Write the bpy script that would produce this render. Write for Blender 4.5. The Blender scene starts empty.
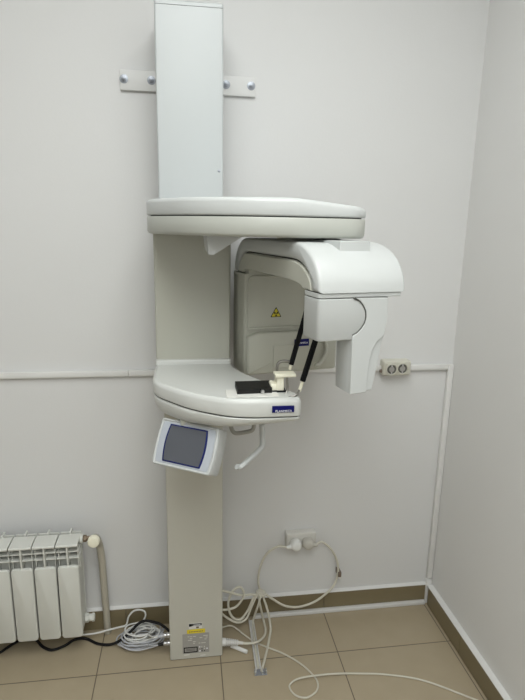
import bpy, bmesh, math, random
from mathutils import Vector, Matrix

random.seed(7)
S = bpy.context.scene
COL = S.collection

# ------------------------------------------------------------------ camera
F_PX, YAW, PITCH, ROLL = 531.17, 0.1455, 0.2293, -0.019
CAM = Vector((0.0, -1.91, 1.5953))
_cy, _sy, _cp, _sp = math.cos(YAW), math.sin(YAW), math.cos(PITCH), math.sin(PITCH)
FW = Vector((_sy * _cp, _cy * _cp, -_sp))
_r = Vector((_cy, -_sy, 0))
_d = FW.cross(_r)
RT = _r * math.cos(ROLL) + _d * math.sin(ROLL)
DN = -_r * math.sin(ROLL) + _d * math.cos(ROLL)
cd = bpy.data.cameras.new('camera')
cam = bpy.data.objects.new('camera', cd)
COL.objects.link(cam)
cam.matrix_world = Matrix(((RT.x, -DN.x, -FW.x, CAM.x), (RT.y, -DN.y, -FW.y, CAM.y),
                           (RT.z, -DN.z, -FW.z, CAM.z), (0, 0, 0, 1)))
cd.sensor_fit = 'VERTICAL'
cd.sensor_height = 36.0
cd.sensor_width = 27.0
cd.lens = F_PX / 700.0 * 36.0
cd.clip_start = 0.02
S.camera = cam


def U(px, py, axis, val):
    """survey: the world point seen at a photo pixel on the plane axis = val"""
    r = FW + RT * ((px - 262.5) / F_PX) + DN * ((py - 350.0) / F_PX)
    t = (val - CAM[axis]) / r[axis]
    return CAM + r * t


# ------------------------------------------------------------------ materials
def mat(name, col, rough=0.5, metal=0.0, noise=0.0, nscale=30.0, bump=0.0, bscale=200.0, spec=0.5, col2=None, trans=0.0):
    m = bpy.data.materials.new(name)
    m.use_nodes = True
    nt = m.node_tree
    b = nt.nodes['Principled BSDF']
    b.inputs['Base Color'].default_value = (*col, 1)
    b.inputs['Roughness'].default_value = rough
    b.inputs['Metallic'].default_value = metal
    b.inputs['Specular IOR Level'].default_value = spec
    if trans:
        b.inputs['Transmission Weight'].default_value = trans
    tc = nt.nodes.new('ShaderNodeTexCoord')
    if noise or col2:
        n = nt.nodes.new('ShaderNodeTexNoise')
        n.inputs['Scale'].default_value = nscale
        n.inputs['Detail'].default_value = 4
        nt.links.new(tc.outputs['Object'], n.inputs['Vector'])
        mx = nt.nodes.new('ShaderNodeMix')
        mx.data_type = 'RGBA'
        c2 = col2 or tuple(c * (1 - noise) for c in col)
        mx.inputs['A'].default_value = (*col, 1)
        mx.inputs['B'].default_value = (*c2, 1)
        nt.links.new(n.outputs['Fac'], mx.inputs['Factor'])
        nt.links.new(mx.outputs['Result'], b.inputs['Base Color'])
    if bump:
        n2 = nt.nodes.new('ShaderNodeTexNoise')
        n2.inputs['Scale'].default_value = bscale
        nt.links.new(tc.outputs['Object'], n2.inputs['Vector'])
        bp = nt.nodes.new('ShaderNodeBump')
        bp.inputs['Strength'].default_value = bump
        bp.inputs['Distance'].default_value = 0.002
        nt.links.new(n2.outputs['Fac'], bp.inputs['Height'])
        nt.links.new(bp.outputs['Normal'], b.inputs['Normal'])
    return m


def tile_mat(name, tile, tile2, grout, size, ox, oy):
    m = mat(name, tile, 0.35)
    nt = m.node_tree
    b = nt.nodes['Principled BSDF']
    tc = nt.nodes.new('ShaderNodeTexCoord')
    mp = nt.nodes.new('ShaderNodeMapping')
    mp.inputs['Location'].default_value = (-ox, -oy, 0)
    br = nt.nodes.new('ShaderNodeTexBrick')
    br.offset = 0.0
    br.squash = 1.0
    br.inputs['Scale'].default_value = 1.0
    br.inputs['Mortar Size'].default_value = 0.0022
    br.inputs['Mortar Smooth'].default_value = 0.3
    br.inputs['Brick Width'].default_value = size
    br.inputs['Row Height'].default_value = size
    n = nt.nodes.new('ShaderNodeTexNoise')
    n.inputs['Scale'].default_value = 14
    n.inputs['Detail'].default_value = 6
    nt.links.new(tc.outputs['Object'], n.inputs['Vector'])
    mx = nt.nodes.new('ShaderNodeMix')
    mx.data_type = 'RGBA'
    mx.inputs['A'].default_value = (*tile, 1)
    mx.inputs['B'].default_value = (*tile2, 1)
    nt.links.new(n.outputs['Fac'], mx.inputs['Factor'])
    nt.links.new(tc.outputs['Object'], mp.inputs['Vector'])
    nt.links.new(mp.outputs['Vector'], br.inputs['Vector'])
    nt.links.new(mx.outputs['Result'], br.inputs['Color1'])
    nt.links.new(mx.outputs['Result'], br.inputs['Color2'])
    br.inputs['Mortar'].default_value = (*grout, 1)
    nt.links.new(br.outputs['Color'], b.inputs['Base Color'])
    bp = nt.nodes.new('ShaderNodeBump')
    bp.inputs['Strength'].default_value = 0.4
    bp.inputs['Distance'].default_value = 0.002
    bp.invert = True
    nt.links.new(br.outputs['Fac'], bp.inputs['Height'])
    nt.links.new(bp.outputs['Normal'], b.inputs['Normal'])
    return m


M = dict(
    wall=mat('wall_paint', (.68, .679, .676), .75, noise=.03, nscale=3, bump=.12, bscale=120),
    wall_r=mat('wall_paint_right', (.75, .745, .735), .75, noise=.03, nscale=3, bump=.12, bscale=120),
    ceil=mat('ceiling_paint', (.82, .82, .82), .9),
    floor=tile_mat('floor_tiles', (.40, .335, .235), (.36, .30, .205), (.13, .105, .075), .45, .110, -.240),
    skirt=mat('skirting_tile', (.215, .175, .10), .4, noise=.12, nscale=25),
    grout=mat('grout', (.10, .085, .065), .9),
    pvc=mat('white_pvc', (.69, .685, .67), .45),
    white=mat('white_lacquer', (.60, .608, .585), .32, noise=.02, nscale=8),
    colw=mat('white_enamel_column', (.50, .525, .53), .34, noise=.02, nscale=6),
    cover=mat('white_cover_plastic', (.52, .535, .528), .36),
    colow=mat('warm_enamel_column', (.52, .51, .455), .34, noise=.02, nscale=6),
    recess=mat('dark_recess', (.10, .095, .085), .6),
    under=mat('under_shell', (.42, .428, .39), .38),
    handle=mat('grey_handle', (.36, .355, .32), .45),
    white2=mat('white_bracket', (.68, .68, .67), .4),
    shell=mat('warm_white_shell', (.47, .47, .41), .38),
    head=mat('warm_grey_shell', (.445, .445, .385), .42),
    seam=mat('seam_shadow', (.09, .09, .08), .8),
    rad=mat('radiator_enamel', (.62, .625, .585), .4),
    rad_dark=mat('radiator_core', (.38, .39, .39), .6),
    blue=mat('blue_plate', (.003, .004, .10), .5, spec=.2),
    bluebez=mat('blue_bezel', (.004, .011, .10), .5, spec=.2),
    screen=mat('dark_screen', (.085, .09, .105), .22),
    panelface=mat('silver_blue_panel', (.42, .445, .49), .4),
    letter=mat('white_lettering', (.8, .8, .85), .5),
    black=mat('black_foam', (.005, .005, .006), .8, spec=.2),
    blackp=mat('black_plastic', (.007, .007, .007), .5, spec=.3),
    cream=mat('cream_plastic', (.86, .83, .68), .4),
    ivory=mat('ivory_plastic', (.58, .565, .49), .45),
    yellow=mat('yellow_sticker', (.75, .60, .03), .5),
    tyellow=mat('yellow_warning', (.62, .52, .02), .5),
    silver=mat('silver_sticker', (.36, .35, .33), .4, noise=.1, nscale=90),
    steel=mat('steel', (.55, .55, .55), .3, 1.0),
    zinc=mat('zinc_bolt', (.34, .36, .40), .4, .6),
    brass=mat('dull_brass', (.22, .17, .12), .5, .6),
    darkmetal=mat('grey_wire', (.28, .27, .25), .35, .8),
    pipe=mat('grey_plastic_pipe', (.44, .41, .34), .5),
    cable=mat('beige_cable', (.60, .575, .49), .5),
    cablew=mat('white_cable', (.70, .70, .68), .5),
    cableg=mat('grey_cable', (.48, .49, .52), .5),
    cabledk=mat('dark_cable', (.007, .007, .008), .6, spec=.25),
    brown=mat('brown_clip', (.16, .12, .09), .6),
    plugw=mat('plug_white', (.80, .80, .78), .4),
    plugg=mat('plug_grey', (.55, .53, .48), .45),
    outbox=mat('socket_box', (.655, .64, .60), .5),
    clear=mat('clear_sheet', (.80, .79, .75), .2),
    lamp=None,
)


# ------------------------------------------------------------------ mesh helpers
class MB:
    """collects shapes, then links them as one mesh object"""

    def __init__(s):
        s.bm = bmesh.new()
        s.mats = []

    def mi(s, m):
        if m not in s.mats:
            s.mats.append(m)
        return s.mats.index(m)

    def merge(s, bm, m, mtx=None):
        if mtx is not None:
            bmesh.ops.transform(bm, matrix=mtx, verts=bm.verts)
        bmesh.ops.recalc_face_normals(bm, faces=bm.faces)
        i = s.mi(m)
        for f in bm.faces:
            f.material_index = i
        me = bpy.data.meshes.new('tmp')
        bm.to_mesh(me)
        bm.free()
        s.bm.from_mesh(me)
        bpy.data.meshes.remove(me)
        return s

    def box(s, lo, hi, m, bev=0.0, seg=2, mtx=None):
        bm = bmesh.new()
        bmesh.ops.create_cube(bm, size=1)
        lo, hi = Vector(lo), Vector(hi)
        for v in bm.verts:
            v.co = Vector(((v.co[k] + .5) * (hi[k] - lo[k]) + lo[k]) for k in range(3))
        if bev:
            bmesh.ops.bevel(bm, geom=list(bm.edges), offset=bev, segments=seg, profile=.5, affect='EDGES', clamp_overlap=True)
        return s.merge(bm, m, mtx)

    def rings(s, rings, m, caps=True, mtx=None, closed=True):
        bm = bmesh.new()
        vs = [[bm.verts.new(p) for p in r] for r in rings]
        n = len(vs[0])
        for a, b in zip(vs[:-1], vs[1:]):
            for i in range(n if closed else n - 1):
                j = (i + 1) % n
                bm.faces.new((a[i], a[j], b[j], b[i]))
        if caps:
            bm.faces.new(vs[0])
            bm.faces.new(vs[-1])
        return s.merge(bm, m, mtx)

    def cyl(s, p0, p1, r0, r1, m, n=20, bev=0.0):
        p0, p1 = Vector(p0), Vector(p1)
        d = (p1 - p0)
        L = d.length
        q = d.to_track_quat('Z', 'Y').to_matrix().to_4x4()
        prof = [(0, r0), (L, r1)]
        if bev:
            prof = [(0, r0 - bev), (bev * .3, r0 - bev * .3), (bev, r0), (L - bev, r1), (L - bev * .3, r1 - bev * .3), (L, r1 - bev)]
        rs = [[(r * math.cos(2 * math.pi * k / n), r * math.sin(2 * math.pi * k / n), z) for k in range(n)] for z, r in prof]
        return s.rings(rs, m, mtx=Matrix.Translation(p0) @ q)

    def lathe(s, p0, axis, prof, m, n=24):
        q = Vector(axis).to_track_quat('Z', 'Y').to_matrix().to_4x4()
        rs = [[(r * math.cos(2 * math.pi * k / n), r * math.sin(2 * math.pi * k / n), z) for k in range(n)] for z, r in prof]
        return s.rings(rs, m, mtx=Matrix.Translation(Vector(p0)) @ q)

    def tube(s, pts, r, m, n=10, sub=8, ends=True):
        P = spline([Vector(p) for p in pts], sub) if sub > 1 else [Vector(p) for p in pts]
        rs = []
        up = Vector((0, 0, 1))
        prev = None
        for i, p in enumerate(P):
            t = (P[min(i + 1, len(P) - 1)] - P[max(i - 1, 0)]).normalized()
            if prev is None:
                a = up if abs(t.dot(up)) < .9 else Vector((1, 0, 0))
                x = a.cross(t).normalized()
            else:
                x = (prev - t * prev.dot(t)).normalized()
            prev = x
            y = t.cross(x)
            rr = r(i / (len(P) - 1)) if callable(r) else r
            rs.append([p + x * rr * math.cos(2 * math.pi * k / n) + y * rr * math.sin(2 * math.pi * k / n) for k in range(n)])
        return s.rings(rs, m, caps=ends)

    def prism(s, outline, levels, m, mtx=None):
        """outline: CCW 2-D points; levels: (height, inset[, dx])"""
        rs = []
        for lv in levels:
            o = inset(outline, lv[1])
            rs.append([(x, y, lv[0]) for x, y in o])
        return s.rings(rs, m, mtx=mtx)

    def text(s, body, size, m, mtx, extr=.0004):
        cu = bpy.data.curves.new('t', 'FONT')
        cu.body = body
        cu.size = size
        cu.extrude = extr
        cu.align_x = 'CENTER'
        cu.align_y = 'CENTER'
        ob = bpy.data.objects.new('t', cu)
        COL.objects.link(ob)
        bpy.context.view_layer.update()
        me = bpy.data.meshes.new_from_object(ob.evaluated_get(bpy.context.evaluated_depsgraph_get()))
        bm = bmesh.new()
        bm.from_mesh(me)
        bpy.data.objects.remove(ob)
        bpy.data.curves.remove(cu)
        bpy.data.meshes.remove(me)
        return s.merge(bm, m, mtx)

    def build(s, name, parent=None, sharp=35, label=None):
        me = bpy.data.meshes.new(name)
        s.bm.to_mesh(me)
        s.bm.free()
        for m in s.mats:
            me.materials.append(m)
        for p in me.polygons:
            p.use_smooth = True
        me.set_sharp_from_angle(angle=math.radians(sharp))
        o = bpy.data.objects.new(name, me)
        COL.objects.link(o)
        if parent is not None:
            o.parent = parent
            mw = Matrix.Identity(4)
            q = parent
            while q is not None:
                mw = q.matrix_basis.inverted() @ mw if q is parent else mw
                q = None
            # parents are either an Empty with a pure translation or a mesh built in world space
            o.matrix_parent_inverse = world_inv(parent)
        if label:
            o['label'] = label
        return o


def world_inv(o):
    m = Matrix.Identity(4)
    while o is not None:
        m = o.matrix_parent_inverse.copy() @ o.matrix_basis @ m if o.parent else o.matrix_basis @ m
        o = o.parent
    return m.inverted()


def spline(P, sub):
    out = []
    n = len(P)
    for i in range(n - 1):
        p0, p1, p2, p3 = P[max(i - 1, 0)], P[i], P[i + 1], P[min(i + 2, n - 1)]
        for k in range(sub):
            t = k / sub
            out.append(.5 * ((2 * p1) + (p2 - p0) * t + (2 * p0 - 5 * p1 + 4 * p2 - p3) * t * t + (3 * p1 - p0 - 3 * p2 + p3) * t ** 3))
    out.append(P[-1])
    return out


def area2(o):
    return sum(o[i][0] * o[(i + 1) % len(o)][1] - o[(i + 1) % len(o)][0] * o[i][1] for i in range(len(o)))


def inset(o, d):
    if not d:
        return list(o)
    sgn = 1 if area2(o) > 0 else -1
    n = len(o)
    out = []
    for i in range(n):
        a, b, c = Vector(o[i - 1]), Vector(o[i]), Vector(o[(i + 1) % n])
        e1 = (b - a).normalized() if (b - a).length > 1e-9 else Vector((1, 0))
        e2 = (c - b).normalized() if (c - b).length > 1e-9 else e1
        n1 = Vector((-e1.y, e1.x)) * sgn
        n2 = Vector((-e2.y, e2.x)) * sgn
        k = 1 + n1.dot(n2)
        mvec = (n1 + n2) / max(k, .35)
        p = b + mvec * d
        out.append((p.x, p.y))
    return out


def round_poly(pts, rad, n=6):
    """round the corners of a polygon; rad is one number or a list"""
    out = []
    N = len(pts)
    for i in range(N):
        r = rad[i] if isinstance(rad, (list, tuple)) else rad
        a, b, c = Vector(pts[i - 1]), Vector(pts[i]), Vector(pts[(i + 1) % N])
        if r <= 0:
            out.append((b.x, b.y))
            continue
        u, v = (a - b), (c - b)
        r = min(r, u.length * .49, v.length * .49)
        p, q = b + u.normalized() * r, b + v.normalized() * r
        for k in range(n + 1):
            t = k / n
            z = p * (1 - t) ** 2 + b * 2 * t * (1 - t) + q * t * t
            out.append((z.x, z.y))
    return out


def edge_levels(z0, z1, r, n=4):
    """levels of a plan prism with both rims rounded by r"""
    L = []
    for k in range(n + 1):
        a = math.pi / 2 * k / n
        L.append((z0 + r * (1 - math.sin(a)), r * (1 - math.cos(a))))
    L = L[::-1]
    lo = [(z0 + r * (1 - math.cos(math.pi / 2 * k / n)), r * (1 - math.sin(math.pi / 2 * k / n))) for k in range(n + 1)]
    hi = [(z1 - r * (1 - math.sin(math.pi / 2 * k / n)), r * (1 - math.cos(math.pi / 2 * k / n))) for k in range(n + 1)]
    return lo + hi


def thing(name, label, cat, loc=(0, 0, 0), group=None):
    o = bpy.data.objects.new(name, None)
    COL.objects.link(o)
    o.empty_display_size = .1
    o.location = loc
    return tag(o, label, cat, group)


def tag(o, label, cat=None, group=None, kind=None):
    o['label'] = label
    if cat:
        o['category'] = cat
    if group:
        o['group'] = group
    if kind:
        o['kind'] = kind
    return o


def struct(o, label, cat):
    return tag(o, label, cat, kind='structure')


# ------------------------------------------------------------------ room shell
XR, XL, YF, ZC = 1.042, -2.2, -3.6, 2.85
struct(MB().box((XL - .1, YF - .1, -.1), (XR + .1, .1, 0), M['floor']).build('floor'), 'beige square ceramic floor tiles with dark grout', 'floor')
struct(MB().box((XL - .1, 0, 0), (XR + .1, .1, ZC), M['wall']).build('wall_back'), 'white painted wall behind the x-ray machine', 'wall')
struct(MB().box((XR, YF, 0), (XR + .1, 0, ZC), M['wall_r']).build('wall_right'), 'plain white painted wall at the right', 'wall')
struct(MB().box((XL - .1, YF, 0), (XL, 0, ZC), M['wall']).build('wall_left'), 'plain white painted wall at the left', 'wall')
struct(MB().box((XL - .1, YF - .1, 0), (XR + .1, YF, ZC), M['wall']).build('wall_front'), 'plain white painted wall behind the viewer', 'wall')
struct(MB().box((XL - .1, YF - .1, ZC), (XR + .1, .1, ZC + .1), M['ceil']).build('ceiling'), 'white ceiling', 'ceiling')

# skirting: beige tiles with a white plaster cap
HB, TB = .087, .012
b = MB()
b.box((XL, -.008, 0), (XR, 0, HB - .002), M['grout'])
xs = [XL, -1.488, -1.078, -.668, -.258, .152, .563, XR - .012]
for a, c in zip(xs[:-1], xs[1:]):
    b.box((a + .001, -TB, 0), (c - .001, 0, HB), M['skirt'], .0012, 1)
bb = b.build('baseboard_back')
struct(bb, 'beige tile skirting along the back wall', 'baseboard')
MB().rings([[(x, 0, HB), (x, -TB - .002, HB), (x, -TB - .001, HB + .003), (x, 0, HB + .008)] for x in (XL, XR)], M['pvc']).build('cap_strip', bb)
b = MB()
b.box((XR - .018, YF, 0), (XR, -.031, HB - .002), M['grout'])
ys = [-.031, -.31, -.72, -1.13, -1.54, -1.95, -2.36, -2.77, -3.18, YF]
for a, c in zip(ys[:-1], ys[1:]):
    b.box((XR - TB - .010, c + .001, .003), (XR, a - .001, HB), M['skirt'], .0012, 1)
bb = b.build('baseboard_right')
struct(bb, 'beige tile skirting along the right wall', 'baseboard')
MB().rings([[(XR, y, HB), (XR - TB - .0105, y, HB), (XR - TB - .010, y, HB + .003), (XR, y, HB + .006)] for y in (YF, -.022)], M['pvc']).build('cap_strip', bb)

# cable trunking
ZT = 1.068


def trunk(lo, hi, name, label):
    o = MB().box(lo, hi, M['pvc'], .003, 2).build(name)
    return struct(o, label, 'trunking')


b = MB()
b.box((XL, -.016, ZT - .011), (-.2105, 0, ZT + .011), M['pvc'], .003, 2)
b.box((-.2095, -.016, ZT - .011), (.743, 0, ZT + .011), M['pvc'], .003, 2)
struct(b.build('trim_1'), 'long white cable trunking running across the back wall', 'trunking')
trunk((.852, -.016, ZT - .011), (1.018, 0, ZT + .011), 'trim_2', 'short white trunking from wall socket to the corner')
b = MB()
b.box((1.018, -.018, .118), (1.041, 0, ZT + .011), M['pvc'], .003, 2)
b.box((1.016, -.021, .0), (1.0405, 0, .115), M['pvc'], .003, 2)
struct(b.build('trim_3'), 'vertical white trunking in the corner of the room', 'trunking')
b = MB()
b.box((.262, -.030, 0), (1.014, -.0125, .016), M['pvc'], .003, 2)
struct(b.build('trim_4'), 'white trunking lying on the floor along the skirting', 'trunking')

# ------------------------------------------------------------------ ceiling lights (room lighting)
lm = bpy.data.materials.new('lamp_panel')
lm.use_nodes = True
e = lm.node_tree.nodes['Principled BSDF']
e.inputs['Base Color'].default_value = (.9, .9, .9, 1)
e.inputs['Emission Color'].default_value = (.97, 1, .98, 1)
e.inputs['Emission Strength'].default_value = 3
for i, (lx, ly, w, pw) in enumerate(((.05, -1.50, 1.15, 18.0), (.05, -2.75, 1.15, 16.5))):
    t = thing('ceiling_light', ['square ceiling light panel nearer the x-ray machine', 'square ceiling light panel farther from the x-ray machine'][i], 'light', (lx, ly, ZC))
    b = MB()
    for sx in (-1, 1):
        b.box((lx + sx * (w / 2 + .012) - .012, ly - w / 2 - .024, ZC - .02), (lx + sx * (w / 2 + .012) + .012, ly + w / 2 + .024, ZC), M['pvc'])
        b.box((lx - w / 2, ly + sx * (w / 2 + .012) - .012, ZC - .02), (lx + w / 2, ly + sx * (w / 2 + .012) + .012, ZC), M['pvc'])
    b.build('frame', t)
    MB().box((lx - w / 2, ly - w / 2, ZC - .012), (lx + w / 2, ly + w / 2, ZC - .001), lm).build('diffuser', t)
    ld = bpy.data.lights.new('panel_lamp', 'AREA')
    ld.energy = pw
    ld.size = w
    ld.color = (.97, 1, .985)
    lo = bpy.data.objects.new('panel_lamp', ld)
    lo.location = (lx, ly, ZC - .03)
    COL.objects.link(lo)

w_ = bpy.data.worlds.new('world')
S.world = w_
w_.use_nodes = True
w_.node_tree.nodes['Background'].inputs['Color'].default_value = (.9, .95, 1, 1)
w_.node_tree.nodes['Background'].inputs['Strength'].default_value = .3

# ------------------------------------------------------------------ x-ray machine
CX0, CX1, CY0, CY1 = -.078, .118, -.207, -.022
ZTOP = 2.2125
xr = thing('dental_x_ray_machine', 'tall white panoramic dental x-ray machine fixed to the back wall', 'x-ray machine', (.02, -.11, 0))


def at_root(o):
    return o


b = MB()
ol = round_poly([(CX0, CY0), (CX1, CY0), (CX1, CY1), (CX0, CY1)], .006, 4)
b.prism(ol, [(1.30, 0), (ZTOP - .0135, 0)], M['colw'])
b.prism(ol, [(.004, 0), (1.2995, 0)], M['colow'])
b.prism(inset(ol, .003), [(0, 0), (.006, 0)], M['seam'])
column = b.build('column', xr)
b = MB()
b.prism(inset(ol, .002), [(ZTOP - .014, 0), (ZTOP - .012, 0)], M['seam'])
b.prism(ol, [(ZTOP - .012, 0), (ZTOP - .003, 0), (ZTOP, .003)], M['colw'])
b.build('column_cap', column)
p = U(219, 171, 1, CY0)
MB().lathe((p.x, CY0 + .0003, p.z), (0, -1, 0), [(0, .0045), (.002, .0045), (.003, .003)], M['zinc'], 12).build('screw', column)


def plate(px0, py0, px1, py1):
    a = U(px0, py0, 1, CY0)
    c = U(px1, py1, 1, CY0)
    return min(a.x, c.x), max(a.x, c.x), min(a.z, c.z), max(a.z, c.z)


MF = Matrix.Rotation(math.pi / 2, 4, 'X')   # text facing -y


def tm(x, y, z):
    return Matrix.Translation((x, y, z)) @ MF


# rating label: silver plate with lines of print and a boxed notice
x0, x1, z0, z1 = -.031, .068, .026, .112
y = CY0
b = MB()
b.box((x0, y - .0008, z0), (x1, y + .001, z1), M['silver'])
for k in range(5):
    zz = z1 - .012 - k * .0078
    xa = x0 + .006
    while xa < x1 - .01:
        wd = random.uniform(.006, .018)
        if random.random() < .75:
            b.box((xa, y - .0012, zz - .0013), (min(xa + wd, x1 - .005), y - .0005, zz + .0013), M['outbox'] if random.random() < .6 else M['handle'])
        xa += wd + .003
bx0, bx1, bz0, bz1 = x0 + .004, x0 + .056, z0 + .004, z0 + .028
for lo, hi in (((bx0, bz0), (bx1, bz0 + .004)), ((bx0, bz1 - .004), (bx1, bz1)), ((bx0, bz0), (bx0 + .004, bz1)), ((bx1 - .004, bz0), (bx1, bz1))):
    b.box((lo[0], y - .0013, lo[1]), (hi[0], y - .0005, hi[1]), M['blackp'])
for k in range(2):
    b.box((bx0 + .009, y - .0012, bz0 + .0085 + k * .0055), (bx1 - .009, y - .0005, bz0 + .0105 + k * .0055), M['seam'])
for i in range(4):
    for j in range(3):
        if random.random() < .8:
            b.box((bx1 + .005 + i * .009, y - .0012, bz0 + .001 + j * .009), (bx1 + .005 + i * .009 + random.uniform(.003, .007), y - .0005, bz0 + .006 + j * .009),
                  random.choice([M['seam'], M['letter'], M['outbox']]))
b.build('rating_label', column, label='silver rating label with a black boxed notice')
b = MB()
b.box((-.014, y - .0009, .113), (.053, y + .001, .130), M['yellow'])
for k in range(9):
    b.box((-.006 + k * .0058, y - .0013, .119), (-.0018 + k * .0058, y - .0006, .1225), M['brown'])
b.build('warning_sticker', column, label='yellow warning sticker')
b = MB()
b.box((-.007, y - .0009, .133), (.042, y + .001, .156), M['pvc'])
b.box((-.006, y - .0013, .146), (.041, y - .0006, .155), M['seam'])
b.box((-.006, y - .0013, .144), (.004, y - .0006, .155), M['blackp'])
b.box((.010, y - .0014, .148), (.036, y - .0007, .1505), M['letter'])
b.box((.020, y - .0013, .135), (.030, y - .0006, .142), M['brown'])
b.box((-.003, y - .0013, .137), (.012, y - .0006, .141), M['outbox'])
b.build('small_sticker', column, label='small black and white sticker')
for px in (187, 203):
    q = U(px, 655, 1, CY0)
    MB().box((q.x - .010, CY0 - .0006, q.z - .002), (q.x + .010, CY0 + .001, q.z + .002), M['pvc'], .0005, 1).build('foot_slot', column)

# carriage
GX0, GX1, GY0, GY1 = -.096, .139, -.250, -.06
b = MB()
ol = round_poly([(GX0, GY0), (GX1, GY0), (GX1, GY1), (GX0, GY1)], .01, 4)
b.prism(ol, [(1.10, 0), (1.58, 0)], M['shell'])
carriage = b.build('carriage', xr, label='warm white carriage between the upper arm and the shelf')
b = MB()
ol = round_poly([(GX0 - .002, GY0 - .012), (GX1 + .002, GY0 - .012), (GX1 + .002, GY1), (GX0 - .002, GY1)], .008, 4)
b.prism(ol, [(1.155, 0), (1.172, 0), (1.176, .002), (1.178, .006)], M['white'])
b.build('base_collar', carriage)

# upper arm: two shells with a dark joint
plan = round_poly([(-.104, -.06), (-.104, -.41), (.005, -.58), (.125, -.66), (.26, -.68), (.405, -.66), (.443, -.62), (.446, -.42), (.37, -.33), (.17, -.20), (.15, -.06)],
                  [.014, .05, .10, .10, .08, .05, .04, .06, .08, .05, .014], 6)


def slope(x):     # the upper cover falls off towards its free end
    t = min(max((x - .25) / .2, 0), 1)
    return -.020 * t


def prism_slope(b, outline, levels, m, fn, zlo):
    rs = []
    for z, d in levels:
        rs.append([(x, y_, z + (fn(x) if z > zlo else 0)) for x, y_ in inset(outline, d)])
    return b.rings(rs, m)


b = MB()
ZJ = 1.617
prism_slope(b, plan, [(ZJ + .0015, .003), (ZJ + .003, .001), (ZJ + .006, 0), (1.650, 0), (1.6545, .0015), (1.658, .005), (1.660, .0095)], M['cover'], slope, 1.64)
upper = b.build('upper_arm', xr, label='white shelf-like upper arm above the rotating C-shaped arm')
b = MB()
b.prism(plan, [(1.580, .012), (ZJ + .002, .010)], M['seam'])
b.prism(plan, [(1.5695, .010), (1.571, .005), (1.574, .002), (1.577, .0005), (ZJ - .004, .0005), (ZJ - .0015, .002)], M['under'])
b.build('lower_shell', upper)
# light-beam housing below it
b = MB()
A, B_, C_, D_ = U(206.5, 232, 1, -.555), U(208.5, 254.5, 1, -.555), U(213.5, 255, 1, -.555), U(250, 232, 1, -.555)
r0 = [A, B_, C_, D_]
bk = [Vector((p.x - .004, -.40, p.z)) for p in r0]
bk[1].z += .006
bk[2].z += .006
b.rings([r0, bk], M['cover'])
b.build('beam_housing', upper)

# patient shelf
plan = round_poly([(-.098, -.10), (-.100, -.405), (-.085, -.46), (.005, -.567), (.10, -.622), (.16, -.632), (.293, -.628), (.296, -.585), (.178, -.385), (.145, -.29), (.141, -.10)],
                  [.012, .05, .03, .06, .05, .04, .014, .014, .05, .04, .012], 5)
b = MB()
def dip(x):     # the joint between the shells falls towards the free end
    return -.0085 * min(max((x + .08) / .3, 0), 1)


lv = [(1.1215, .004), (1.1235, .001), (1.127, 0), (1.150, 0), (1.156, .0015), (1.160, .005), (1.1630, .0090)]
b.rings([[(x, y_, z + (dip(x) if z < 1.14 else 0)) for x, y_ in inset(plan, d)] for z, d in lv], M['white'])
shelf = b.build('patient_shelf', xr, label='white shelf with curved front edge and blue nameplate')
b = MB()
b.rings([[(x, y_, z + dip(x)) for x, y_ in inset(plan, d)] for z, d in ((1.110, .008), (1.124, .006))], M['seam'])
# lower shell sags towards the column
rs = []
for k, (t, d) in enumerate([(0, .03), (.15, .018), (.4, .008), (.75, .002), (.95, .001), (1, .003)]):
    o = [(x + (.07 - x) * d * 3.2, y_ + (-.38 - y_) * d * 3.2) for x, y_ in plan]
    rs.append([(x, y_, (1.118 + dip(x)) * t + (1 - t) * (1.072 + .022 * min(max((x + .02) / .3, 0), 1))) for x, y_ in o])
b.rings(rs, M['white'])
b.build('bottom_shell', shelf)
p0, p1 = U(272, 406.6, 1, -.628), U(294.5, 412.8, 1, -.628)
b = MB()
b.box((p0.x, -.6335, 1.1275), (p1.x - .002, -.6295, 1.1450), M['blue'], .0006, 1)
b.text('PLANMECA', .0086, M['letter'], tm((p0.x + p1.x) / 2, -.6338, 1.1312))
b.build('nameplate', shelf, label='dark blue nameplate with white lettering')

# black plate on a clear sheet
b = MB()
b.box((.100, -.612, 1.1636), (.236, -.545, 1.1652), M['clear'], .0006, 1)
b.build('clear_sheet', shelf)
b = MB()
b.rings([[(.129, -.588, z), (.222, -.583, z), (.228, -.508, z), (.130, -.511, z)] for z in (1.1640, 1.1655, 1.177, 1.178)], M['blackp'])
sp = b.build('support_plate', xr, label='flat black plate on the shelf')
MB().cyl((.196, -.580, 1.171), (.196, -.592, 1.171), .0055, .005, M['steel'], 14, .001).build('clamp_screw', sp)

# chin rest clamp
b = MB()
cx, cy = .236, -.545
b.box((.236, -.572, 1.163), (.256, -.535, 1.208), M['cream'], .002, 2)
b.box((.231, -.580, 1.2055), (.287, -.540, 1.2135), M['cream'], .002, 2)
b.box((.221, -.57, 1.163), (.238, -.53, 1.185), M['cream'], .003, 2)
b.box((.222, -.575, 1.163), (.262, -.53, 1.168), M['blackp'], .001, 1)
chin = b.build('chin_rest', xr, label='small cream chin rest clamp')
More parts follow.
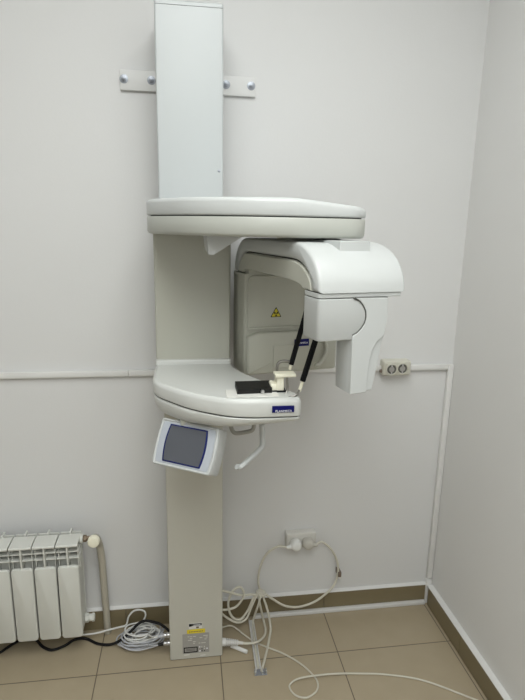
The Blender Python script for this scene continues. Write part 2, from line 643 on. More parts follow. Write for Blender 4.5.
# wires and black sleeves of the two temple supports
b = MB()
F0 = U(302.6, 381, 1, -.60)
F1 = U(318.5, 331, 1, -.60)
FB = U(299.5, 391, 1, -.60)
tsl = []
d = (F1 - F0)
b = MB().tube([F0 - d * .0, F0 + d * .5, F1 + d * .25], .0076, M['black'], 14, 2)
ts = b.build('temple_support', xr, label='front black temple support rod')
b = MB()
b.tube([U(287.2, 377.5, 1, -.575), U(287.3, 390, 1, -.578), U(284, 397, 1, -.59), U(289, 397.5, 1, -.612), U(297, 394.5, 1, -.612), FB + Vector((0, 0, .004))], .0030, M['darkmetal'], 10, 6)
b.build('bent_wire', ts)
MB().tube([FB, FB * .5 + F0 * .5, F0 + d * .04], .0046, M['cream'], 12, 2).build('end_sleeve', ts)
B0 = U(291.2, 364.5, 1, -.53)
B1 = U(304.5, 318, 1, -.53)
d = B1 - B0
b = MB().tube([B0, B0 + d * .5, B1 + d * .25], .0070, M['black'], 14, 2)
ts = b.build('temple_support', xr, label='rear black temple support rod')
b = MB()
b.tube([U(277.2, 374, 1, -.53), U(277.2, 367, 1, -.53), U(278.8, 362.8, 1, -.53), U(283, 361, 1, -.53), U(289.5, 361.6, 1, -.53)], .0042, M['darkmetal'], 10, 6)
b.build('bent_wire', ts)
q = U(289.8, 369.5, 1, -.53)
MB().tube([q, q * .5 + B0 * .5, B0 + d * .04], .0042, M['cream'], 12, 2).build('end_sleeve', ts)

# control panel
a_, t_ = .5568, .4796
pc = Vector((-.0118, -.55, 1.0113)) + Vector((math.cos(.5568), -math.sin(.5568), 0)) * .0035
R_ = Vector((math.cos(a_), -math.sin(a_), 0))
N0 = Vector((-math.sin(a_), -math.cos(a_), 0))
UP = Vector((0, 0, 1)) * math.cos(t_) - N0 * math.sin(t_)
NN = R_.cross(UP)
PM = Matrix(((R_.x, UP.x, NN.x, pc.x), (R_.y, UP.y, NN.y, pc.y), (R_.z, UP.z, NN.z, pc.z), (0, 0, 0, 1)))
W2, H2 = .0925, .0640


def bowed(w, h, bow, r):
    pts = []
    for k in range(9):      # bottom, left to right
        pts.append((-w + 2 * w * k / 8, -h))
    for k in range(1, 8):
        t = k / 8
        pts.append((w + bow * 4 * t * (1 - t), -h + 2 * h * t))
    for k in range(9):
        pts.append((w - 2 * w * k / 8, h))
    for k in range(1, 8):
        t = k / 8
        pts.append((-w - bow * 4 * t * (1 - t), h - 2 * h * t))
    return round_poly(pts, [r if i in (0, 8, 16, 24) else 0 for i in range(len(pts))], 4) if r else pts


ol = bowed(W2 - .003, H2, .004, .012)
b = MB()
b.prism(ol, [(-.075, .016), (-.066, .006), (-.055, .001), (-.016, 0), (-.004, 0), (-.001, .0015), (0, .004), (-.002, .0065), (-.003, .007)], M['cover'], mtx=PM)
cp = b.build('control_panel', xr, label='tilted white control panel with a dark screen')
MB().prism(bowed(W2 - .0115, H2 - .0085, .004, .006), [(-.0035, 0), (-.0015, 0)], M['panelface'], mtx=PM).build('front_plate', cp)
MB().prism(bowed(.0585, .0510, .006, .002), [(-.0018, 0), (.0004, 0), (.0008, .001)], M['bluebez'], mtx=PM).build('screen_frame', cp, label='dark blue screen frame')
MB().prism(bowed(.0550, .0475, .005, .0015), [(-.0010, 0), (.0012, 0)], M['screen'], mtx=PM).build('screen', cp, label='dark grey screen')
b = MB()
b.box((-.03, -.45, 1.00), (.07, -.20, 1.05), M['shell'], .008, 2)
b.box((-.02, -.52, 1.02), (.06, -.40, 1.09), M['shell'], .008, 2)
b.build('mounting_arm', cp)

# patient handle under the shelf
b = MB()
q = [U(262, 424, 1, -.50), U(262.4, 436, 1, -.50), U(262, 446, 1, -.505), U(258, 451, 1, -.515), U(250, 458.5, 1, -.54), U(243.5, 464.5, 1, -.56), U(239.5, 467.4, 1, -.565), U(236.8, 466.6, 1, -.57)]
b.tube(q, lambda t: .0085 - .0012 * t, M['cover'], 14, 6)
hd = b.build('patient_handle', xr, label='white bent handle hanging under the shelf')
b = MB()
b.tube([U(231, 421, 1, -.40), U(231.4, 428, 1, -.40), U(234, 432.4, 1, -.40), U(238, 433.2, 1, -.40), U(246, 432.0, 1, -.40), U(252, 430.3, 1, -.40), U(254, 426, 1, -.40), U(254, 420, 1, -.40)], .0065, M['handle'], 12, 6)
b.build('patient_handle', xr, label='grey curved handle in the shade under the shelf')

# rotating C-arm, local frame: u across (to the right), v away from the viewer
PHI = math.radians(12)
O_ = Vector((.283, -.80, 0))
AM = Matrix.Translation(O_) @ Matrix.Rotation(PHI, 4, 'Z')
# extrusion matrix: local (v, z, u) -> (u, v, z)
EX = AM @ Matrix(((0, 0, 1, 0), (1, 0, 0, 0), (0, 1, 0, 0), (0, 0, 0, 1)))
VB, ZT_A, ZB_A = .62, 1.561, 1.455


def cshape(d0, d1, zf, zb, n=10):
    """closed side profile (v, z) of an arched shell between offsets d0 and d1 from the outer contour"""
    def contour(d, n):
        pts = [(d, zf)]
        rv, rz = .140 - d * .5, min(ZT_A - ZB_A - d * .55, ZT_A - d - zf)
        cv, cz = .140 + d * .5, ZT_A - d - rz
        if cz > zf:
            pass
        for k in range(n + 1):
            a = math.pi - math.pi / 2 * k / n
            pts.append((cv + rv * math.cos(a), cz + rz * math.sin(a)))
        cv2 = VB - .11 - d * .5
        rv2 = VB - d - cv2
        for k in range(n + 1):
            a = math.pi / 2 - math.pi / 2 * k / n
            pts.append((cv2 + rv2 * math.cos(a), cz + rz * math.sin(a)))
        pts.append((VB - d, zb))
        return pts
    o = contour(d0, n)
    i = contour(d1, n)
    # contour may start at its own end point twice
    def clean(p):
        out = [p[0]]
        for q in p[1:]:
            if (Vector(q) - Vector(out[-1])).length > 1e-4:
                out.append(q)
        return out
    return clean(o) + clean(i)[::-1]


WA = .221
b = MB()
b.prism(cshape(0, .040, 1.4555, 1.4555), [(0, .008), (.002, .004), (.005, .0015), (.010, 0), (WA - .010, 0), (WA - .005, .0015), (WA - .002, .004), (WA, .008)], M['cover'], mtx=EX)
arm = b.build('rotating_arm', xr, label='white C-shaped rotating arm seen end-on')
b = MB()
b.prism(cshape(.010, .080, 1.450, 1.450), [(.010, 0), (WA - .010, 0)], M['seam'], mtx=EX)
b.prism(cshape(.0430, .092, 1.4555, 1.4555), [(.001, .004), (.004, .001), (.008, 0), (WA - .008, 0), (WA - .001, .004)], M['shell'], mtx=EX)
b.build('arm_liner', arm)
b = MB()
q = AM @ Vector((.11, .30, 0))
b.lathe((q.x, q.y, 1.555), (0, 0, 1), [(0, .085), (.0125, .085)], M['shell'], 32)
b.build('pivot', arm)
# flat bearing plate on top near the free end
b = MB()
b.prism(round_poly([(.078, .062), (.158, .062), (.158, .30), (.06, .30)], .004, 2), [(1.535, 0), (1.5645, 0), (1.5655, .001)], M['cover'], mtx=AM)
b.build('bearing_plate', arm)

# tube head at the back
b = MB()
hp = round_poly([(-.002, .500), (.318, .500), (.318, .625), (-.002, .625)], .014, 5)
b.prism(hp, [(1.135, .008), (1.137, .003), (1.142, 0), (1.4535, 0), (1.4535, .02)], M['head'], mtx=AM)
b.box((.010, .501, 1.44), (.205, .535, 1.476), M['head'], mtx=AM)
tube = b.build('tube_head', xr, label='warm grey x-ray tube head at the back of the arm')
b = MB()   # raised rim round the recessed face and the lower bulge
bp = round_poly([(.004, 1.140), (.312, 1.140), (.312, 1.268), (.206, 1.268), (.19, 1.274), (.035, 1.274), (.022, 1.268), (.004, 1.262)], .010, 4)
LM = AM @ Matrix(((1, 0, 0, 0), (0, 0, -1, .500), (0, 1, 0, 0), (0, 0, 0, 1)))     # (u, z, toward viewer)
b.prism(bp, [(0, 0), (.010, 0), (.014, .0015), (.017, .005), (.018, .009)], M['head'], mtx=LM)
b.build('lower_bulge', tube)
b = MB()
fr = round_poly([(.006, 1.282), (.206, 1.282), (.206, 1.449), (.006, 1.449)], [.01, .01, .03, .02], 5)
fi = inset(fr, .007)
b.rings([[(x, z, .0) for x, z in fr], [(x, z, .006) for x, z in inset(fr, .0015)], [(x, z, .006) for x, z in inset(fr, .006)], [(x, z, .0) for x, z in inset(fr, .008)]], M['head'], caps=False, mtx=LM)
b.build('face_rim', tube)
b = MB()
b.prism(round_poly([(.088, 1.158), (.262, 1.158), (.262, 1.232), (.088, 1.232)], .004, 3), [(.017, 0), (.0195, 0), (.0205, .001)], M['head'], mtx=LM)
b.build('access_plate', tube)


def on_face(px, py, lift):
    # photo pixel to the tube head's inner face
    r = FW + RT * ((px - 262.5) / F_PX) + DN * ((py - 350.0) / F_PX)
    n = (AM.to_3x3() @ Vector((0, -1, 0)))
    o = AM @ Vector((0, .500 - lift, 0))
    t = (o - CAM).dot(n) / r.dot(n)
    q = AM.inverted() @ (CAM + r * t)
    return q.x, q.z


# radiation trefoil
tu, tz = on_face(276, 312.7, 0)
b = MB()
R0 = .0215
tri = lambda r: round_poly([(tu + r * math.cos(math.radians(90 + 120 * k)), tz - .003 + r * math.sin(math.radians(90 + 120 * k))) for k in range(3)], .003, 3)
b.prism(tri(R0), [(-.0005, 0), (.0006, 0)], M['blackp'], mtx=LM)
b.prism(tri(R0 * .80), [(.0003, 0), (.0010, 0)], M['tyellow'], mtx=LM)
for k in range(3):
    a0 = math.radians(30 + 120 * k)
    pts = []
    for j in range(7):
        a = a0 - math.radians(30) + math.radians(60) * j / 6 + math.radians(30) * 0
        pts.append((tu + .0078 * math.cos(a), tz - .003 + .0078 * math.sin(a)))
    for j in range(7):
        a = a0 + math.radians(30) - math.radians(60) * j / 6
        pts.append((tu + .0026 * math.cos(a), tz - .003 + .0026 * math.sin(a)))
    b.prism(pts, [(.0006, 0), (.0014, 0)], M['blackp'], mtx=LM)
b.prism([(tu + .0017 * math.cos(2 * math.pi * k / 12), tz - .003 + .0017 * math.sin(2 * math.pi * k / 12)) for k in range(12)], [(.0006, 0), (.0014, 0)], M['blackp'], mtx=LM)
b.build('radiation_sign', tube, label='yellow triangular radiation warning sign')
n0, n1 = on_face(294.5, 339.3, .018), on_face(308.3, 345.3, .018)
b = MB()
b.prism([(n0[0], n1[1]), (n1[0], n1[1]), (n1[0], n0[1]), (n0[0], n0[1])], [(.0175, 0), (.0225, 0)], M['blue'], mtx=LM)
b.text('PLANMECA', .0078, M['letter'], LM @ Matrix.Translation(((n0[0] + n1[0]) / 2, (n0[1] + n1[1]) / 2 - .001, .0228)))
b.build('nameplate', tube, label='dark blue nameplate with white lettering')
b = MB()
hk = [on_face(x_, y_, .04) for x_, y_ in ((327.5, 336), (327.5, 349), (325.5, 355), (320.5, 361), (316.5, 364.2), (314, 363.6))]
hl = [.018, .035, .04, .045, .05, .05]
b.tube([LM @ Vector((u_, z_, l_)) for (u_, z_), l_ in zip(hk, hl)], .0065, M['shell'], 12, 5)
b.build('cable_hook', tube)

# sensor head at the front
WH = .171
b = MB()
hp = round_poly([(.0015, .002), (WH, .002), (WH, .085), (.0015, .085)], [.012, .006, .006, .012], 5)
b.prism(hp, [(1.348, .006), (1.3495, .002), (1.353, 0), (1.441, 0), (1.4425, .0015)], M['cover'], mtx=AM)
b.prism(inset(hp, .004), [(1.440, 0), (1.457, 0)], M['seam'], mtx=AM)
hp2 = round_poly([(.0015, .003), (.212, .003), (.212, .085), (.0015, .085)], [.012, .006, .006, .012], 5)
b.prism(hp2, [(1.4445, .0015), (1.446, 0), (1.4535, 0), (1.4545, .001)], M['cover'], mtx=AM)
sh = b.build('sensor_head', xr, label='white boxy sensor head at the front of the arm')
FM = AM @ Matrix(((1, 0, 0, 0), (0, 0, -1, .002), (0, 1, 0, 0), (0, 0, 0, 1)))


def on_front(px, py, lift=0.0):
    r = FW + RT * ((px - 262.5) / F_PX) + DN * ((py - 350.0) / F_PX)
    n = (AM.to_3x3() @ Vector((0, -1, 0)))
    o = AM @ Vector((0, .002 - lift, 0))
    t = (o - CAM).dot(n) / r.dot(n)
    q = AM.inverted() @ (CAM + r * t)
    return q.x, q.z


arcpx = [(356, 298), (360.5, 301), (364, 305.5), (366.3, 311), (366.6, 317), (365.2, 323), (361.8, 328.5), (357.5, 333), (353.2, 335.5)]
arc = [on_front(*p, .003) for p in arcpx]
bot = [on_front(352.3, 340, .003), on_front(350.2, 394.5, .003)]
right = [on_front(*p, .003) for p in ((373, 391.3), (376.5, 378), (381, 358), (383.5, 343), (386.5, 335), (388, 318), (388.3, 297))]
body = arc + bot + right
b = MB()
b.prism(body, [(-.075, .003), (-.07, 0), (-.008, 0), (-.0035, .002), (-.002, .0035)], M['cover'], mtx=FM)
crease = [on_front(*p, .003) for p in ((366.2, 392.3), (367.5, 378), (369.5, 362), (372.5, 350), (377, 342), (384.2, 335), (387.6, 318), (387.9, 297.5))]
b.prism(arc + bot + crease, [(-.006, 0), (.0025, 0), (.0036, .0015)], M['cover'], mtx=FM)
seam = [Vector((u_, z_)) for u_, z_ in arc]
b.tube([FM @ Vector((p.x - .0008, p.y, .0012)) for p in [Vector(on_front(387.5, 297.2))] + seam], .0017, M['seam'], 6, 4)
b.build('sensor_cassette', sh, label='white downward-pointing sensor holder with curved seam')

# connectors on the column's sides
b = MB()
q0 = U(225, 641.5, 1, -.186)
q1 = U(243, 643, 1, -.186)
q0 = Vector((CX1 - .003, -.186, q0.z))
dirv = (q1 - q0).normalized()

L = (q1 - q0).length
b.cyl(q0, q0 + dirv * .018, .0145, .0145, M['pvc'], 16, .002)
for k in range(6):
    s0 = q0 + dirv * (.020 + k * .008)
    b.cyl(s0, s0 + dirv * .005, .0145 - k * .0007, .0140 - k * .0007, M['pvc'], 16, .001)
b.cyl(q0 + dirv * .015, q0 + dirv * L, .008, .006, M['outbox'], 14)
STRAIN_END = q0 + dirv * L
b.build('strain_relief', xr, label='ribbed grey cable gland at the foot of the column')

# ------------------------------------------------------------------ wall bracket
t = thing('mounting_bracket', 'white horizontal steel bracket bolted to wall behind the column top', 'bracket', (.02, 0, 2.04))
b = MB().box((-.199, -.012, 2.013), (.238, 0, 2.073), M['white2'], .0015, 2)
b.build('bracket_plate', t)
for bx in (-.187, -.1005, .1405, .2235):
    b = MB()
    b.lathe((bx, -.0115, 2.0455), (0, -1, 0), [(0, .0135), (.002, .0135), (.0025, .012)], M['zinc'], 20)
    bo = None
    b2 = b.build('washer', t)
    b = MB()
    b.cyl((bx, -.013, 2.0455), (bx, -.020, 2.0455), .0088, .0085, M['zinc'], 6, .0008)
    b.cyl((bx, -.019, 2.0455), (bx, -.026, 2.0455), .0045, .004, M['zinc'], 12, .0008)
    b.build('bolt', t)

# ------------------------------------------------------------------ radiator
t = thing('radiator', 'white sectional panel radiator on the wall left of the machine', 'radiator', (-.66, -.09, .09))
XE = -.3955
SW = .0792


def section(xc):
    h = SW / 2
    b = MB()
    W = M['rad']
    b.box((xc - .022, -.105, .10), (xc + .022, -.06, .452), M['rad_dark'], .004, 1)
    b.prism(round_poly([(xc - h + .0025, .088), (xc + h - .0025, .088), (xc + h - .0025, .389), (xc - h + .0025, .389)], .014, 4),
            [(.137, .001), (.138, 0), (.144, 0), (.1475, .002), (.1485, .004)], W, mtx=Matrix(((1, 0, 0, 0), (0, 0, -1, 0), (0, 1, 0, 0), (0, 0, 0, 1))))
    # slanting hood with flat rear
    prof = [(-.1465, .465), (-.1480, .470), (-.144, .4745), (-.10, .477), (-.076, .476), (-.074, .472), (-.10, .470), (-.139, .467)]
    e = .003
    b.rings([[(xc - h + .002, y_, z_) for y_, z_ in prof], [(xc + h - .002, y_, z_) for y_, z_ in prof]], W)
    b.box((xc - .003, -.146, .380), (xc + .003, -.06, .470), W, .001, 1)      # front fin
    b.box((xc - .003, -.078, .466), (xc + .003, -.048, .484), W, .001, 1)        # little rib at the back
    b.box((xc - h + .002, -.112, .36), (xc + h - .002, -.107, .414), W)
    for zz in (.441, .415):
        b.box((xc - h + .001, -.137, zz - .0022), (xc + h - .001, -.07, zz + .0022), W, .0008, 1)
    for sx in (-1, 1):                                                         # inner fins
        b.box((xc + sx * (h - .0065) - .0015, -.128, .10), (xc + sx * (h - .0065) + .0015, -.05, .45), W)
    b.box((xc - .003, -.14, .10), (xc + .003, -.10, .385), W)
    b.box((xc - h + .003, -.062, .10), (xc + h - .003, -.056, .474), W)
    return b


for k in range(7):
    section(XE - SW / 2 - k * SW).build('radiator_section', t)
# hanging brackets into the wall
for xx in (XE - SW, XE - 5 * SW):
    MB().box((xx - .012, -.057, .41), (xx + .012, 0, .43), M['zinc'], .002, 1).build('wall_hook', t)
vq = Vector((-.347, -.098, .461))
b = MB()
b.cyl((XE - .005, -.088, .461), (XE + .008, -.088, .461), .017, .017, M['rad'], 20, .002)
b.cyl((XE + .007, -.088, .461), (XE + .020, -.088, .461), .0125, .0125, M['brass'], 6, .001)
b.cyl((XE + .018, -.088, .461), (vq.x, -.088, .461), .009, .009, M['brass'], 16)
b.cyl((vq.x, -.104, .461), (vq.x, -.088, .461), .0135, .0135, M['brass'], 16, .001)
vb = b.build('valve', t, label='dull metal valve fitting')
b = MB()
b.lathe((vq.x, -.100, .461), (0, -1, 0), [(0, .018), (.002, .0215), (.018, .0215), (.022, .019), (.0235, .014), (.0232, .006)], M['cream'], 24)
b.build('valve_cap', vb, label='round cream valve cap')
b = MB()
b.cyl((XE - .004, -.088, .122), (XE + .010, -.088, .122), .0175, .0175, M['rad'], 6, .002)
b.cyl((XE + .010, -.088, .122), (XE + .022, -.088, .122), .0135, .0135, M['rad'], 16, .001)
b.cyl((XE + .022, -.088, .122), (XE + .032, -.088, .122), .0165, .0155, M['rad'], 6, .002)
b.build('end_plug', t, label='white plug on the lower end')

b = MB()
pt = U(100.5, 547, 1, -.040)
pb = U(107.5, 626, 1, -.031)
b.tube([(vq.x, -.0875, .4605), (vq.x + .0015, -.080, .4570), (vq.x + .004, -.068, .444), (vq.x + .0065, -.052, .418), (vq.x + .008, -.042, .395), (pt.x * .8 + pb.x * .2, -.038, .34), (pt.x * .5 + pb.x * .5, -.034, (pt.z + pb.z) / 2), (pb.x, -.031, pb.z), (pb.x + .0005, -.031, -.004)], .0132, M['pipe'], 16, 6)
tag(b.build('heating_pipe'), 'grey vertical heating pipe from radiator valve down to floor', 'pipe')

# ------------------------------------------------------------------ sockets
t = thing('wall_socket', 'ivory double wall socket mounted on the trunking', 'socket', (.807, 0, 1.064))
b = MB()
sx0, sx1, sz0, sz1 = .742, .853, 1.045, 1.103
b.prism(round_poly([(sx0, sz0), (sx1, sz0), (sx1, sz1), (sx0, sz1)], .008, 4), [(0, 0), (.034, 0), (.038, .002), (.040, .005)], M['ivory'], mtx=Matrix(((1, 0, 0, 0), (0, 0, -1, 0), (0, 1, 0, 0), (0, 0, 0, 1))))
b.build('socket_box', t)
for q in ((391.6, 369.4), (402.4, 368.6)):
    c_ = U(q[0], q[1], 1, -.041)
    b = MB()
    b.lathe((c_.x, -.0385, c_.z), (0, -1, 0), [(0, .0235), (.004, .0235), (.006, .0225), (.0065, .0195), (.005, .0185), (.0018, .0175)], M['ivory'], 28)
    cup = b.build('socket_cup', t)
    b = MB()
    b.lathe((c_.x, -.0395, c_.z), (0, -1, 0), [(0, .0172), (.0035, .0172)], M['recess'], 24)
    for dx in (-.0075, .0075):
        b.cyl((c_.x + dx, -.042, c_.z), (c_.x + dx, -.0436, c_.z), .0032, .0032, M['blackp'], 10)
    for dz in (-.0145, .0145):
        b.box((c_.x - .003, -.0445, c_.z + dz - .004), (c_.x + .003, -.041, c_.z + dz + .004), M['steel'], .0005, 1)
    b.lathe((c_.x, -.0425, c_.z), (0, -1, 0), [(0, .0110), (.0014, .0105)], M['silver'], 16)
    b.build('socket_insert', cup, label='dark recessed insert')
kq = U(378.6, 371, 1, -.02)
MB().cyl((sx0 + .002, -.02, kq.z), (sx0 - .008, -.02, kq.z), .0075, .006, M['brown'], 12, .001).build('side_knob', t, label='small brown knob on the left side')

t = thing('wall_socket', 'low grey-beige double socket above the skirting with two plugs', 'socket', (.449, 0, .352))
b = MB()
b.prism(round_poly([(.388, .322), (.511, .322), (.511, .388), (.388, .388)], .005, 4), [(0, 0), (.026, 0), (.029, .002), (.030, .004)], M['outbox'], mtx=Matrix(((1, 0, 0, 0), (0, 0, -1, 0), (0, 1, 0, 0), (0, 0, 0, 1))))
b.build('socket_box', t)
for xx in (.424, .477):
    MB().lathe((xx, -.029, .345), (0, -1, 0), [(0, .0225), (.003, .0225), (.004, .021)], M['outbox'], 24).build('socket_cup', t)


def plug(par, xx, zz, side, m, label):
    b = MB()
    b.lathe((xx, -.0325, zz), (0, -1, 0), [(0, .0215), (.003, .0235), (.018, .0235), (.027, .021), (.033, .016), (.035, .009)], m, 24)
    b.tube([(xx, -.048, zz), (xx + side * .022, -.050, zz - .004), (xx + side * .038, -.049, zz - .007)], lambda t_: .012 - .0055 * t_, m, 12, 4)
    return b.build('plug', par, label=label)


# ------------------------------------------------------------------ cords
def W(px, py, y_):
    return U(px, py, 1, y_)


def Fl(px, py, z_=.006):
    return U(px, py, 2, z_)


RC = .0046
# cord from the left plug: bundle, then down to the floor channel
t = thing('power_cable', 'beige power cable from the left white plug, down to the floor channel', 'cable', (.424, -.05, .345))
plug(t, .424, .347, -1, M['plugw'], 'white plug')
b = MB()
b.tube([(.424 - .034, -.049, .3405), W(278, 546.5, -.046), W(267, 553.5, -.042), W(260.5, 566, -.038), W(258.3, 580, -.036), W(260, 590, -.040), W(263.5, 598, -.050),
        W(268, 612, -.075), Fl(270.5, 628, .012), Fl(269, 640, .006), Fl(266.5, 652, .006), Fl(263.5, 664, .010), Fl(261.5, 671, .012)], RC, M['cable'], 10, 8)
b.build('cable', t)
# cord from the right plug: clip, bundle, loop, column
t = thing('power_cable', 'beige power cable from the right grey plug, looping past a clip', 'cable', (.477, -.05, .345))
plug(t, .474, .350, 1, M['plugg'], 'grey plug')
b = MB()
b.tube([(.474 + .034, -.049, .344), W(322, 542, -.046), W(330.5, 548.5, -.040), W(336.5, 559, -.034), W(338, 572, -.030), W(334, 585, -.034), W(325.5, 594, -.038), W(313, 602.5, -.042), W(298, 607, -.046),
        W(284, 605.5, -.050), W(271, 598, -.054), W(262, 592.5, -.058), W(254, 597, -.066), W(248, 610, -.078), W(240, 619.5, -.085), W(231.5, 616, -.09), W(228.2, 604, -.09), W(232, 592, -.085), W(240, 587, -.08), W(244, 595, -.08), W(237, 606, -.085),
        W(228, 609.5, -.09), Vector((CX1 + .001, -.095, W(224, 609.5, -.095).z))], RC, M['cable'], 10, 8)
b.build('cable', t)
# column - bundle - strain relief
b = MB()
b.tube([Vector((CX1 + .001, -.10, W(224, 590, -.10).z)), W(232, 593, -.09), W(241, 595.2, -.075), W(252, 594.5, -.066), W(258, 596, -.066), W(260, 605, -.075), Fl(263.5, 620, .014), Fl(265.5, 630, .008), Fl(263.5, 637, .012), Fl(257, 642, .030), STRAIN_END + Vector((.02, 0, -.004)), STRAIN_END - dirv * .006], RC, M['cable'], 10, 8)
tag(b.build('machine_cable'), 'beige cable curving from the bundle into the ribbed gland', 'cable')
# column - bundle - floor channel
b = MB()
b.tube([Vector((CX1 + .001, -.11, W(224, 613, -.11).z)), W(229, 619, -.10), W(238, 622.5, -.095), W(246, 619, -.085), W(251, 608, -.075), W(257, 595, -.070), W(260.8, 593.5, -.072), W(258.5, 604, -.08), Fl(253, 622, .016), Fl(254.5, 640, .012), Fl(257.2, 660, .012), Fl(258.4, 668, .012)], RC * .95, M['cable'], 10, 8)
tag(b.build('machine_cable'), 'beige cable sagging low beside the column and running inside floor channel', 'cable')
# tie round the bundle
q = W(260.8, 593, -.058)
b = MB()
b.lathe((q.x, q.y, q.z - .006), (.15, 0, 1), [(0, .019), (.002, .021), (.009, .021), (.011, .019)], M['cable'], 16)
tag(b.build('cable_tie'), 'beige tie gathering the cables in front of the skirting', 'cable tie')
# long thin cord on the floor
b = MB()
fp = [(232, 630.5), (244, 636.5), (254, 641.5), (264, 646), (284, 654), (301, 664), (312, 674), (317.5, 682), (316.5, 691), (307, 697.5), (297, 696), (291, 690.5), (290, 684.5), (298.6, 678.6), (317, 675.4), (338.6, 673.6), (361, 673.6), (386, 674.6), (421.6, 680), (462, 694.5), (490, 706), (510, 718)]
pts = [Vector((CX1 + .001, -.13, W(224, 627.5, -.13).z))]
for k, p in enumerate(fp):
    pts.append(Fl(p[0], p[1], .010 if k in (13, 14, 15) else .0034))
pts[1].z = .025
pts[2].z = .012
b.tube(pts, .0031, M['cable'], 8, 8)
tag(b.build('floor_cable'), 'long thin beige cable looping across the floor tiles', 'cable')
# stub of white cable
b = MB()
b.tube([Fl(231, 645.5, .012), Fl(239, 648.6, .008), Fl(247, 652, .008)], .0075, M['plugw'], 12, 3)
tag(b.build('cable_stub'), 'short white cable stub lying on floor by the ribbed gland', 'cable')
# clip on the right cord
q = W(339, 573.5, -.030)
b = MB()
b.box((q.x - .006, -.040, q.z - .012), (q.x + .008, 0, q.z + .012), M['brown'], .003, 2)
b.tube([(q.x - .004, -.036, q.z - .010), (q.x + .004, -.040, q.z - .018), (q.x + .011, -.036, q.z - .010)], .003, M['outbox'], 8, 4)
tag(b.build('cable_clip'), 'small brown clip on wall holding the right power cable', 'clip')

# floor channel from skirting to the tile
t = thing('floor_cable_channel', 'narrow white open cable channel lying on the floor tiles', 'cable channel', (.245, -.17, 0))
a0, a1 = Vector((.248, -.034, 0)), Vector((.2445, -.300, 0))
dv = (a1 - a0).normalized()
sd = Vector((-dv.y, dv.x, 0))
b = MB()
for s0, s1, zz in ((-.0105, .0105, .002), (-.0105, -.008, .012), (.008, .0105, .012)):
    b.rings([[a + sd * s0, a + sd * s1, a + sd * s1 + Vector((0, 0, zz)), a + sd * s0 + Vector((0, 0, zz))] for a in (a0, a1)], M['pvc'])
b.build('channel', t)
b = MB()
b.rings([[a + sd * s0 + Vector((0, 0, z0_)) for s0, z0_ in ((-.016, 0), (.030, 0), (.030, .003), (-.016, .003))] for a in (a1 - dv * .012, a1 + dv * .014)], M['zinc'])
for s0 in (-.014, .013, .026):
    q = a1 + sd * s0 + dv * .004
    b.box((q.x - .003, q.y - .008, 0), (q.x + .003, q.y + .008, .016), M['steel'], .001, 1)
b.build('end_bracket', t, label='small zinc bracket at the open end')

# ------------------------------------------------------------------ cables left of the column
b = MB()
pts = [(-8, 655, .006), (0, 652.5, .006), (12, 644.5, .006), (23, 639, .006), (31, 638, .006), (37, 640.5, .006), (42.5, 646.5, .006), (52, 650, .006), (64, 646, .006), (75, 639.5, .006), (86, 638.6, .006), (97.5, 643.6, .006), (110, 644.5, .010), (121, 640, .030), (131, 631, .055),
       (138, 624, .068), (145, 620.8, .074), (153, 622, .076), (161, 624.5, .074)]
b.tube([Fl(*p) for p in pts] + [Vector((CX0 - .001, -.14, .072))], .0052, M['cabledk'], 10, 6)
tag(b.build('power_cable'), 'black cable snaking from under the radiator to the column', 'cable')


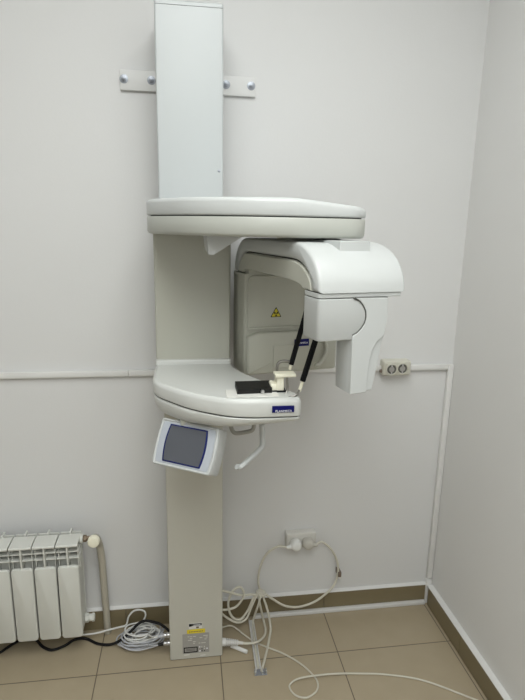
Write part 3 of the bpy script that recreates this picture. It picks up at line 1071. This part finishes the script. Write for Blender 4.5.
def coil(cx, cy, rx, ry, turns, z0, r, m, start, end, seed):
    rnd = random.Random(seed)
    pts = [Vector(p) for p in start]
    n = 14
    for k in range(int(turns * n)):
        a = 2 * math.pi * k / n + .6
        if k % n == 0:
            s_ = rnd.uniform(.58, 1.06)
            ph = rnd.uniform(-.10, .10)
            ox, oy = rnd.uniform(-.020, .016), rnd.uniform(-.012, .004)
        z_ = z0 + .0042 * (k / n) + .004 * math.sin(2.3 * a + seed) ** 2
        pts.append(Vector((cx + ox + rx * s_ * math.cos(a), cy + oy + ry * s_ * math.sin(a) + ph * s_ * rx * math.cos(a), z_)))
    pts += [Vector(p) for p in end]
    return MB().tube(pts, r, m, 8, 4)


def connector(par, q, m_boot):
    b = MB()
    b.cyl((CX0 + .002, q.y, q.z), (CX0 - .012, q.y, q.z), .0095, .0095, M['steel'], 16, .001)
    b.cyl((CX0 - .012, q.y, q.z), (CX0 - .024, q.y, q.z), .0078, .0078, M['steel'], 16, .001)
    c_ = b.build('metal_connector', par, label='shiny metal plug')
    b = MB()
    b.cyl((CX0 - .023, q.y, q.z), (CX0 - .044, q.y, q.z - .004), .0075, .005, m_boot, 12, .001)
    b.build('strain_boot', c_)


q1 = U(164, 635.3, 1, -.185)
q2 = U(164, 643.5, 1, -.185)
t = thing('coiled_cable', 'grey coiled cable on floor between radiator and column', 'cable', (-.2, -.085, 0))
coil(-.192, -.098, .086, .056, 8, .004, .0028, M['cableg'], [], [(-.16, -.140, .030), (CX0 - .060, q2.y, q2.z - .004), (CX0 - .044, q2.y, q2.z - .004)], 3).build('cable', t)
connector(t, q2, M['blackp'])
t = thing('coiled_cable', 'white coiled cable lying over grey coil, upper plug on the column', 'cable', (-.19, -.09, 0))
coil(-.186, -.092, .076, .050, 6, .026, .0030, M['cablew'], [], [(-.16, -.13, .060), (CX0 - .060, q1.y, q1.z - .004), (CX0 - .044, q1.y, q1.z - .004)], 8).build('cable', t)
connector(t, q1, M['cableg'])
# white cable from the radiator that rises in a loop against the skirting
b = MB()
pts = [W(62, 635, -.07), W(85, 634.5, -.07), W(97, 633, -.065), W(108, 630, -.06), W(118, 627.5, -.056), W(126, 625, -.05), W(128.5, 617, -.045), W(133, 611.5, -.042), W(139, 609.8, -.04), W(144.5, 611.5, -.04), W(145.5, 616, -.045), W(143, 621, -.05), W(136.5, 632, -.07), W(131, 640, -.09)]
b.tube(pts, .0034, M['cablew'], 8, 8)
tag(b.build('network_cable'), 'white cable from radiator rising in a loop at the skirting', 'cable')

# ------------------------------------------------------------------ look
S.view_settings.view_transform = 'Standard'
S.view_settings.look = 'None'
S.view_settings.exposure = 0.0
